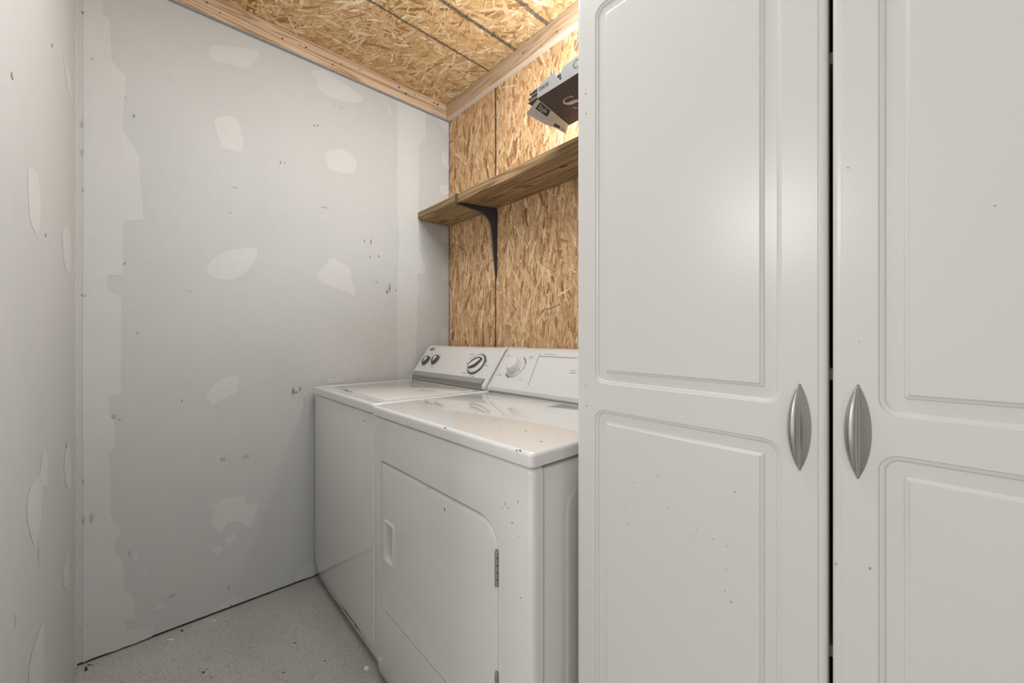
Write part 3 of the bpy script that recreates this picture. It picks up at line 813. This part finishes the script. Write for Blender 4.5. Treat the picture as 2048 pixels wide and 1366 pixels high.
for zc in (px(1657, 1300, 1, -0.618).z, px(1656, 748, 1, -0.618).z, px(1654, 119, 1, -0.618).z):
    bm = bmesh.new(); box(bm, (CX0 + 0.017, -0.618, zc - 0.008), (CX1 - 0.017, yb - 0.008, zc + 0.008), 0.001, 1)
    obj('shelf', bm, 'melamine', cab, 0)


def cabinet_door(x0, x1, z0, z1, panels, shear, xm, nicks, hinge_label):
    bm = bmesh.new()
    def P(x, d, z): return (x, DF + d, z - shear * (x - xm))
    def ringp(ins, d, r): return [P(a, d, b_) for a, b_ in rrect(x0 + ins, x1 - ins, z0 + ins, z1 - ins, (r,) * 4, 3)]
    rows = [ringp(0, TH, .002), ringp(0, 0.0065, .002)]
    for i in range(1, 5):
        a = math.pi / 2 * i / 4
        rows.append(ringp(0.0055 * (1 - math.cos(a)), 0.0065 - 0.0052 * math.sin(a), .003))
    rows += [ringp(0.0090, 0.0013, .003), ringp(0.0096, 0.0, .003)]
    vr = grid(bm, rows, True)
    bm.faces.new(vr[0][::-1])
    holes = []
    for (a0, a1, b0, b1) in panels:
        prof = [(0, 0, .020), (0.0012, 0.0018, .019), (0.0042, 0.0020, .016), (0.0060, 0.0030, .014), (0.0068, 0.0046, .0135), (0.0215, 0.0046, .003), (0.0224, 0.0026, .0025), (0.0255, 0.0020, .002), (0.0270, 0.0003, .002)]
        rr = [[P(p, d, q) for p, q in rrect(a0 + i, a1 - i, b0 + i, b1 - i, (r,) * 4, 7)] for i, d, r in prof]
        hv = grid(bm, rr, True)
        bm.faces.new(hv[-1]); holes.append(hv[0])
    fill(bm, [vr[-1]] + holes)
    for u, v, w, h in nicks:
        c = px(u, v, 1, DF - 0.0006)
        poly(bm, [c + Vector((w * math.cos(k * math.pi / 4), 0, h * math.sin(k * math.pi / 4))) for k in range(8)], 1)
    d = obj('door', bm, ['door', 'scratch'], cab, 38)
    return d


def handle(door_obj, xc, za, zb):
    """leaf shaped bow: rounded nose along the left, flat flank falling to the right"""
    bm = bmesh.new(); rows = []
    n = 34; half = (zb - za) / 2; zc = (za + zb) / 2
    prof = [(-1.0, 0.0), (-1.02, 0.30), (-0.96, 0.58), (-0.82, 0.82), (-0.60, 0.97), (-0.36, 1.0), (-0.14, 0.93), (0.0, 0.80), (0.06, 0.66), (0.10, 0.50), (0.20, 0.38), (0.40, 0.26), (0.70, 0.12), (1.0, 0.0)]
    for i in range(n + 1):
        t = -1 + 2 * i / n
        k = max(0.05, 1 - t * t) ** 0.85
        w = 0.0125 * k; h = 0.019 * k ** 0.85
        rows.append([(xc + w * a * (1.0 if a < 0 else 1.0), DF - 0.0004 - h * b_, zc + half * t) for a, b_ in prof])
    vr = grid(bm, rows)
    bm.faces.new(vr[0]); bm.faces.new(vr[-1][::-1])
    obj('handle', bm, 'nickel', door_obj, 50, label='brushed metal leaf-shaped handle')


nl = [(1171, 187, .0016, .0018), (1204, 192, .001, .001), (1172, 197 + 30, .0014, .0016), (1172, 771.5, .0016, .0014), (1173, 812, .0014, .0014)]
R = random.Random(12)
for u, v in [(1268, 965), (1268, 998), (1284, 1008), (1249, 1009), (1316, 953), (1334, 1017), (1394, 1060), (1386, 1072), (1426, 1078), (1453, 1092), (1453, 1140), (1350, 1122), (1244, 1157), (1420, 1171), (1462, 1204), (1284, 1133), (1303, 1242), (1228, 1160), (1176, 1186), (1182, 1183), (1450, 1182), (1286, 1060), (1322, 1042), (1470, 984), (1255, 1048), (1230, 1040)]:
    nl.append((u, v, R.uniform(.0006, .0011), R.uniform(.0006, .0016)))
dL = cabinet_door(1.4575, 1.8585, 0.055, 1.872, [(1.502, 1.8095, 0.115, 0.9625), (1.502, 1.8095, 1.0125, 1.741)], 0.0150, 1.656, nl, '')
handle(dL, 1.8300, 0.9255, 1.0405)
dR = cabinet_door(1.8635, 2.2645, 0.055, 1.872, [(1.9065, 2.218, 0.115, 0.965), (1.9065, 2.218, 1.0095, 1.741)], 0.0, 2.06, [(1696, 335, .0010, .0010), (1740, 1137, .0010, .0018), (1671, 1128, .0008, .002), (1718, 683, .0007, .0007), (1990, 411, .0011, .0006)], '')
handle(dR, 1.8885, 0.9300, 1.0445)

# ------------------------------------------------------------------ shelf, bracket
SZ0, SZ1, SF = 1.7575, 1.8000, -0.2035
bm = bmesh.new()
pr = [(-0.0022, SZ0), (-0.185, SZ0), (SF - 0.0, SZ0 + 0.011), (SF, SZ1 - 0.003), (SF + 0.003, SZ1), (-0.0022, SZ1)]
rows = []
R = random.Random(6)
N = 28
for i in range(N + 1):
    x = 0.0015 + (1.44 - 0.0015) * i / N
    wane = 0.0025 + 0.012 * max(0, 1 - x / 0.33) + R.uniform(-.001, .001)
    rows.append([(x, y if j not in (1, 2) else (SF + wane * 1.3 if j == 1 else SF), z if j != 2 else SZ0 + wane * .75) for j, (y, z) in enumerate(pr)])
vr = grid(bm, rows, True); bm.faces.new(vr[0][::-1]); bm.faces.new(vr[-1])
for u, v, du, dv, wv in [(1056, 373, 14, -3, 2.5), (1018, 381, 14, 3, 3), (1127, 333, 10, -3, 3), (1030, 362, 8, 2, 2), (1000, 388, 6, 2, 1.5), (1020, 402, 3, 0, 1.6), (985, 366, 8, -5, 1.4)]:
    a = px(u - du, v - dv, 2, SZ0 - 0.0006); b_ = px(u + du, v + dv, 2, SZ0 - 0.0006); m_ = a.lerp(b_, .5); t = Vector((0, 0.0024 * wv, 0))
    if min(a.y, b_.y) < SF + 0.006 or max(a.y, b_.y) > -0.003: continue
    poly(bm, [a, a.lerp(b_, .25) - t * .8, a.lerp(b_, .7) - t, b_, a.lerp(b_, .75) + t * .7, a.lerp(b_, .3) + t], 1)
tag(obj('wall_shelf', bm, ['treated', 'treated_stain'], None, 12), 'brown treated-lumber plank shelf on the strand board wall above the machines', 'shelf')

bx = px(992, 500, 1, 0).x + 0.005
brk = root('shelf_bracket', (bx, -0.003, 1.42), 'dark grey pressed steel bracket under the plank shelf', 'shelf bracket')
def sk(x, y, z): return (x - 0.055 * (abs(y) / 0.206) ** 1.0, y, z)
bm = bmesh.new()
zt = SZ0 - 0.0012
arc = [(-0.205, zt), (-0.205, zt - 0.005), (-0.16, zt - 0.012), (-0.11, zt - 0.020), (-0.075, zt - 0.030), (-0.050, zt - 0.048), (-0.034, zt - 0.075), (-0.026, zt - 0.12), (-0.018, zt - 0.20), (-0.009, zt - 0.30), (-0.005, 1.420)]
prof = arc + [(-0.0025, 1.420), (-0.0025, zt)]
extrude_poly(bm, [sk(bx - 0.002, y, z) for y, z in prof], (0.004, 0, 0))
obj('web', bm, 'bracket', brk, 30)
bm = bmesh.new()
rows = []
for y, z in [(-0.0025, 1.412), (-0.0025, 1.5), (-0.0025, zt - 0.012)]:
    w = 0.006 + 0.006 * (z - 1.41) / 0.34
    rows.append([sk(bx - w, y, z), sk(bx + w, y, z), sk(bx + w, y - 0.0025, z), sk(bx - w, y - 0.0025, z)])
vr = grid(bm, rows, True); bm.faces.new(vr[0][::-1]); bm.faces.new(vr[-1])
obj('wall_leg', bm, 'bracket', brk, 30)
bm = bmesh.new()
rows = [[sk(bx - w, y, zt), sk(bx + w, y, zt), sk(bx + w, y, zt - 0.0025), sk(bx - w, y, zt - 0.0025)] for y, w in ((-0.0025, .013), (-0.10, .012), (-0.207, .010))]
vr = grid(bm, rows, True); bm.faces.new(vr[0][::-1]); bm.faces.new(vr[-1])
obj('shelf_arm', bm, 'bracket', brk, 30)
bm = bmesh.new()
c = sk(bx, -0.206, 0)[0]
box(bm, (c - 0.010, -0.2085, zt - 0.004), (c + 0.008, -0.2052, SZ1 + 0.001), 0.0008, 1)
obj('front_lip', bm, 'bracket', brk, 30)
# rolled rim along the curved edge of the web
bm = bmesh.new()
rows = [[sk(bx - w, y, z), sk(bx + w, y, z), sk(bx + w, y - 0.0015, z - 0.001), sk(bx - w, y - 0.0015, z - 0.001)] for (y, z), w in zip(arc[1:], [.006, .006, .006, .006, .006, .006, .006, .0055, .005, .004])]
vr = grid(bm, rows, True); bm.faces.new(vr[0][::-1]); bm.faces.new(vr[-1])
obj('rolled_rim', bm, 'bracket', brk, 40)

# ------------------------------------------------------------------ torn carton of planks on the cabinet
BZ = CT + 0.0015
A = px(1075, 197, 2, BZ); B = px(1130, 250, 2, BZ)
y0, y1 = A.y, B.y + 0.012; xl = A.x; xr = xl + 0.92; bh = 0.046
carton = root('flooring_carton', ((xl + xr) / 2, (y0 + y1) / 2, BZ), 'torn black carton of dark floor planks lying on top of the cabinet, sticking out left', 'carton')
bm = bmesh.new()
poly(bm, [(xl, y0, BZ), (xr, y0, BZ), (xr, y1, BZ), (xl - 0.035, y1, BZ)], 0)
# thin rim so that the underside has thickness
extrude_poly(bm, [(xl, y0, BZ + 0.0004), (xr, y0, BZ + 0.0004), (xr, y1, BZ + 0.0004), (xl - 0.035, y1, BZ + 0.0004)], (0, 0, 0.0015), 0)
ob = obj('carton_face', bm, ['box_black'], carton, 0, label='black printed face of the carton, turned down')
bm = bmesh.new()   # long grey side with a torn top edge
tops = [(0.0, .030), (0.012, .040), (0.05, .047), (0.055, .046), (0.078, .048), (0.083, .030), (0.092, .020), (0.098, .012), (0.104, .014), (0.100, .034), (0.108, .046), (0.16, .052), (0.25, .050), (0.4, .05), (xr - xl, .05)]
extrude_poly(bm, [(xl, y0 - 0.001, BZ)] + [(xl + a, y0 - 0.001, BZ + h) for a, h in tops] + [(xr, y0 - 0.001, BZ)], (0, 0.0018, 0))
sd = obj('carton_side', bm, 'carton', carton, 0, label='torn grey side of the carton')
bm = bmesh.new()
box(bm, (xl + 0.02, y1 - 0.001, BZ), (xr, y1 + 0.001, BZ + 0.05)); box(bm, (xr - 0.001, y0, BZ), (xr + 0.001, y1, BZ + 0.05))
obj('carton_rear', bm, 'carton', carton, 0)
R = random.Random(21)
for k in range(6):
    z = BZ + 0.0035 + k * 0.0066; jut = (-0.046, -0.040, -0.048, -0.034, -0.040, -0.026)[k]
    bm = bmesh.new(); box(bm, (xl + jut, y0 + 0.002 + R.uniform(0, .004), z), (xr - 0.01, y1 - 0.006, z + 0.0046), 0.0006, 1)
    for f in bm.faces:
        if abs(f.normal.x) > 0.5 or abs(f.normal.y) > .5: f.material_index = 1 if k % 2 else 0
    obj('plank', bm, ['plank', 'plank_edge'], carton, 0)
# end flap hanging from the open end
ya, yb2 = y0 + 0.004, y1 - 0.004
f_tl = Vector((xl - 0.002, ya, BZ)); f_tr = Vector((xl - 0.033, yb2, BZ))
f_bl = px(1053, 229, 1, ya); f_br = px(1132, 268, 1, yb2)
bm = bmesh.new()
nu, nv = 12, 4
def flap_pt(s, t, o=0.0):
    p = f_tl.lerp(f_tr, s).lerp(f_bl.lerp(f_br, s), t)
    wv = 0.0022 * math.sin(s * 9 + 1) * t
    nrm = (f_tr - f_tl).cross(f_bl - f_tl).normalized()
    if nrm.dot(CAM - p) < 0: nrm = -nrm
    return p + Vector((0, 0, wv)) + nrm * o
vr = grid(bm, [[flap_pt(i / nu, j / nv) for i in range(nu + 1)] for j in range(nv + 1)])
grid(bm, [[flap_pt(i / nu, j / nv, -0.0016) for i in range(nu + 1)] for j in range(nv + 1)])
def flap_quad(s0, s1, t0, t1, mi, o=0.0008):
    rows = [[flap_pt(s0 + (s1 - s0) * i / 5, t0 + (t1 - t0) * j / 2, o) for i in range(6)] for j in range(3)]
    grid(bm, rows, False, mi)
flap_quad(0.08, 0.40, 0.04, 0.50, 1)
for s0, s1, t0, t1 in [(0.10, 0.38, .62, .67), (0.14, 0.36, .76, .80), (0.44, 0.70, .14, .18), (0.46, 0.62, .28, .32), (0.45, 0.72, .44, .48), (0.44, 0.60, .58, .62), (0.84, 0.96, .30, .34), (.82, .95, .44, .48)]:
    flap_quad(s0, s1, t0, t1, 2)
flap_quad(0.64, 0.80, 0.62, 0.88, 1)
for k in range(7): flap_quad(0.83 + 0.018 * k, 0.838 + 0.018 * k, 0.62, 0.88, 1 if k % 2 else 2)
fl = obj('end_flap', bm, ['flap', 'ink', 'print_light'], carton, 0, label='pale printed end flap hanging down', recalc=False)


def text(name, body, mat, parent, o, ex, ey, size, offset=0.0, bold=0.0, cut=False):
    cu = bpy.data.curves.new(name, 'FONT'); cu.body = body; cu.size = 1.0; cu.extrude = 0.0; cu.offset = bold; cu.resolution_u = 4
    ob_ = bpy.data.objects.new(name, cu); COL.objects.link(ob_)
    dg = bpy.context.evaluated_depsgraph_get(); me = bpy.data.meshes.new_from_object(ob_.evaluated_get(dg))
    bpy.data.objects.remove(ob_)
    off = origin(parent)
    for v in me.vertices:
        v.co = o + ex * (v.co.x * size) + ey * (v.co.y * size) - off
    me.name = name; me.materials.clear(); me.materials.append(M[mat])
    r = bpy.data.objects.new(name, me); COL.objects.link(r); r.parent = parent
    return r


# "Style" in white on the black tab of the flap
ex = (flap_pt(.40, .3) - flap_pt(.08, .3)).normalized(); ey = (flap_pt(.2, .0) - flap_pt(.2, 1)).normalized()
text('flap_lettering', 'Style', 'ink_white', fl, flap_pt(0.105, 0.40, 0.0016), ex, ey, 0.0235, bold=0.0)


def serif_s(bm, c, ex, ey, size, n=60):
    """a big tapering S with serif terminals"""
    pts = []
    for i in range(n + 1):
        t = i / n
        a = math.radians(40 + 250 * (t / 0.5)) if t <= 0.5 else None
        if t <= 0.5:
            a = math.radians(35 + 235 * (t / 0.5)); p = (0.27 * math.cos(a), 0.25 + 0.22 * math.sin(a))
        else:
            a = math.radians(90 - 235 * ((t - 0.5) / 0.5)); p = (0.29 * math.cos(a), -0.22 + 0.25 * math.sin(a))
        pts.append(p)
    rows = []
    for i, p in enumerate(pts):
        q = pts[min(i + 1, n)]; o_ = pts[max(i - 1, 0)]
        d = Vector((q[0] - o_[0], q[1] - o_[1])); d.normalize(); nn = Vector((-d.y, d.x))
        w = 0.022 + 0.105 * math.exp(-((i / n - 0.5) / 0.17) ** 2)
        rows.append([c + ex * ((p[0] + nn.x * s * w) * size) + ey * ((p[1] + nn.y * s * w) * size) for s in (-1, 1)])
    grid(bm, rows)
    for p, sg in ((pts[0], 1), (pts[-1], -1)):
        poly(bm, [c + ex * ((p[0] + a) * size) + ey * ((p[1] + b_) * size) for a, b_ in ((-.03, 0.0), (.03, .14 * sg), (.05, -.14 * sg))])


bm = bmesh.new()
sc_ = px(1146, 205, 2, BZ - 0.0008)
serif_s(bm, sc_, Vector((1, 0, 0)), Vector((0, -1, 0)), 0.075)
obj('carton_lettering', bm, 'ink_white', ob, 0, label='large pale serif letter S')
no = px(1096.5, 180.5, 1, y0 - 0.0022)
text('carton_number', '36950', 'ink', sd, Vector((no.x + 0.003, y0 - 0.0024, BZ + 0.031)), Vector((-1, 0, 0)), Vector((0, 0, -1)), 0.0175, bold=0.0)
bm = bmesh.new()
rc = Vector((xl + 0.165, y0 - 0.0022, BZ + 0.030)); n = 28
for i in range(n):
    a, b_ = 2 * math.pi * i / n, 2 * math.pi * (i + 1) / n
    poly(bm, [rc + Vector((r * math.cos(t) * 1.25, 0, r * math.sin(t))) for t, r in ((a, .0105), (b_, .0105), (b_, .0122), (a, .0122))])
obj('carton_ring_mark', bm, 'ink', sd, 0)

# ------------------------------------------------------------------ small things
def chip(name, u, v, shape, h, mat, label, cat):
    c = px(u, v, 2, 0.0)
    bm = bmesh.new()
    pts = [px(u + a, v + b_, 2, 0.0) + Vector((0, 0, 0.0006)) for a, b_ in shape]
    a = [bm.verts.new(p) for p in pts]; t = [bm.verts.new(c.lerp(p, .75) + Vector((0, 0, h))) for p in pts]
    bm.faces.new(a[::-1]); bm.faces.new(t)
    for i in range(len(a)):
        j = (i + 1) % len(a); bm.faces.new((a[i], a[j], t[j], t[i]))
    tag(obj(name, bm, mat, None, 0), label, cat)


chip('paint_flake', 733, 1337, [(-7, 0), (-3, -4), (3, -5), (6, -2), (4, 3), (0, 5), (-4, 3)], 0.003, 'paint', 'small white paint flake on the floor by the dryer corner', 'paint flake')
chip('paint_flake', 341, 1280, [(-7, -1.5), (0, -0.5), (7, -1.5), (6, 0.6), (0, 1.6), (-6, 0.4)], 0.0015, 'paint', 'thin white sliver on the floor near the left drywall', 'paint flake')
chip('paint_flake', 428, 1242, [(-3, 1), (3, -2.2), (4.5, -1.5), (-1, 2)], 0.0012, 'paint', 'tiny pale sliver on the floor halfway along the drywall', 'paint flake')

# twist of wire and a nail head on the board joint
wr = bmesh.new()
w0 = px(992, 236, 1, -0.004)
def tube(bm, pts, r, seg=6):
    rows = []
    for i, p in enumerate(pts):
        d = (Vector(pts[min(i + 1, len(pts) - 1)]) - Vector(pts[max(i - 1, 0)])).normalized()
        a = d.cross(Vector((0, 0, 1)) if abs(d.z) < .9 else Vector((1, 0, 0))).normalized(); b_ = d.cross(a)
        rows.append([Vector(p) + a * (r * math.cos(2 * math.pi * k / seg)) + b_ * (r * math.sin(2 * math.pi * k / seg)) for k in range(seg)])
    vr = grid(bm, rows, True); bm.faces.new(vr[0][::-1]); bm.faces.new(vr[-1])
pts = [px(u, v, 1, -0.004 - 0.004 * math.sin(i)) for i, (u, v) in enumerate([(973, 237), (977, 234), (981, 237), (986, 233), (990, 230), (993, 228), (996, 224), (994, 219)])]
tube(wr, pts, 0.0013)
tube(wr, [px(u, v, 1, -0.005) for u, v in ((992, 227), (995, 231), (992, 234), (989, 229))], 0.0012)
tag(obj('wire_scrap', wr, 'wire', None, 40), 'bit of bent pale wire stuck at the upper joint of the strand boards', 'wire')

bm = bmesh.new()
q = [px(u, v, 2, CZ - 0.0018) for u, v in ((452, -10), (473, -10), (473, 8.6), (467, 6.5))]
poly(bm, q, 0)
for a, b_ in ((.12, .2), (.32, .4), (.52, .62)):
    poly(bm, [q[0].lerp(q[1], .2).lerp(q[3].lerp(q[2], .2), a) - Vector((0, 0, .0004)), q[0].lerp(q[1], .8).lerp(q[3].lerp(q[2], .8), a) - Vector((0, 0, .0004)), q[0].lerp(q[1], .8).lerp(q[3].lerp(q[2], .8), b_) - Vector((0, 0, .0004)), q[0].lerp(q[1], .2).lerp(q[3].lerp(q[2], .2), b_) - Vector((0, 0, .0004))], 1)
tag(obj('paper_sticker', bm, ['sticker', 'ink'], None, 0, recalc=False), 'small white printed sticker on the ceiling board at the lumber strip', 'sticker')
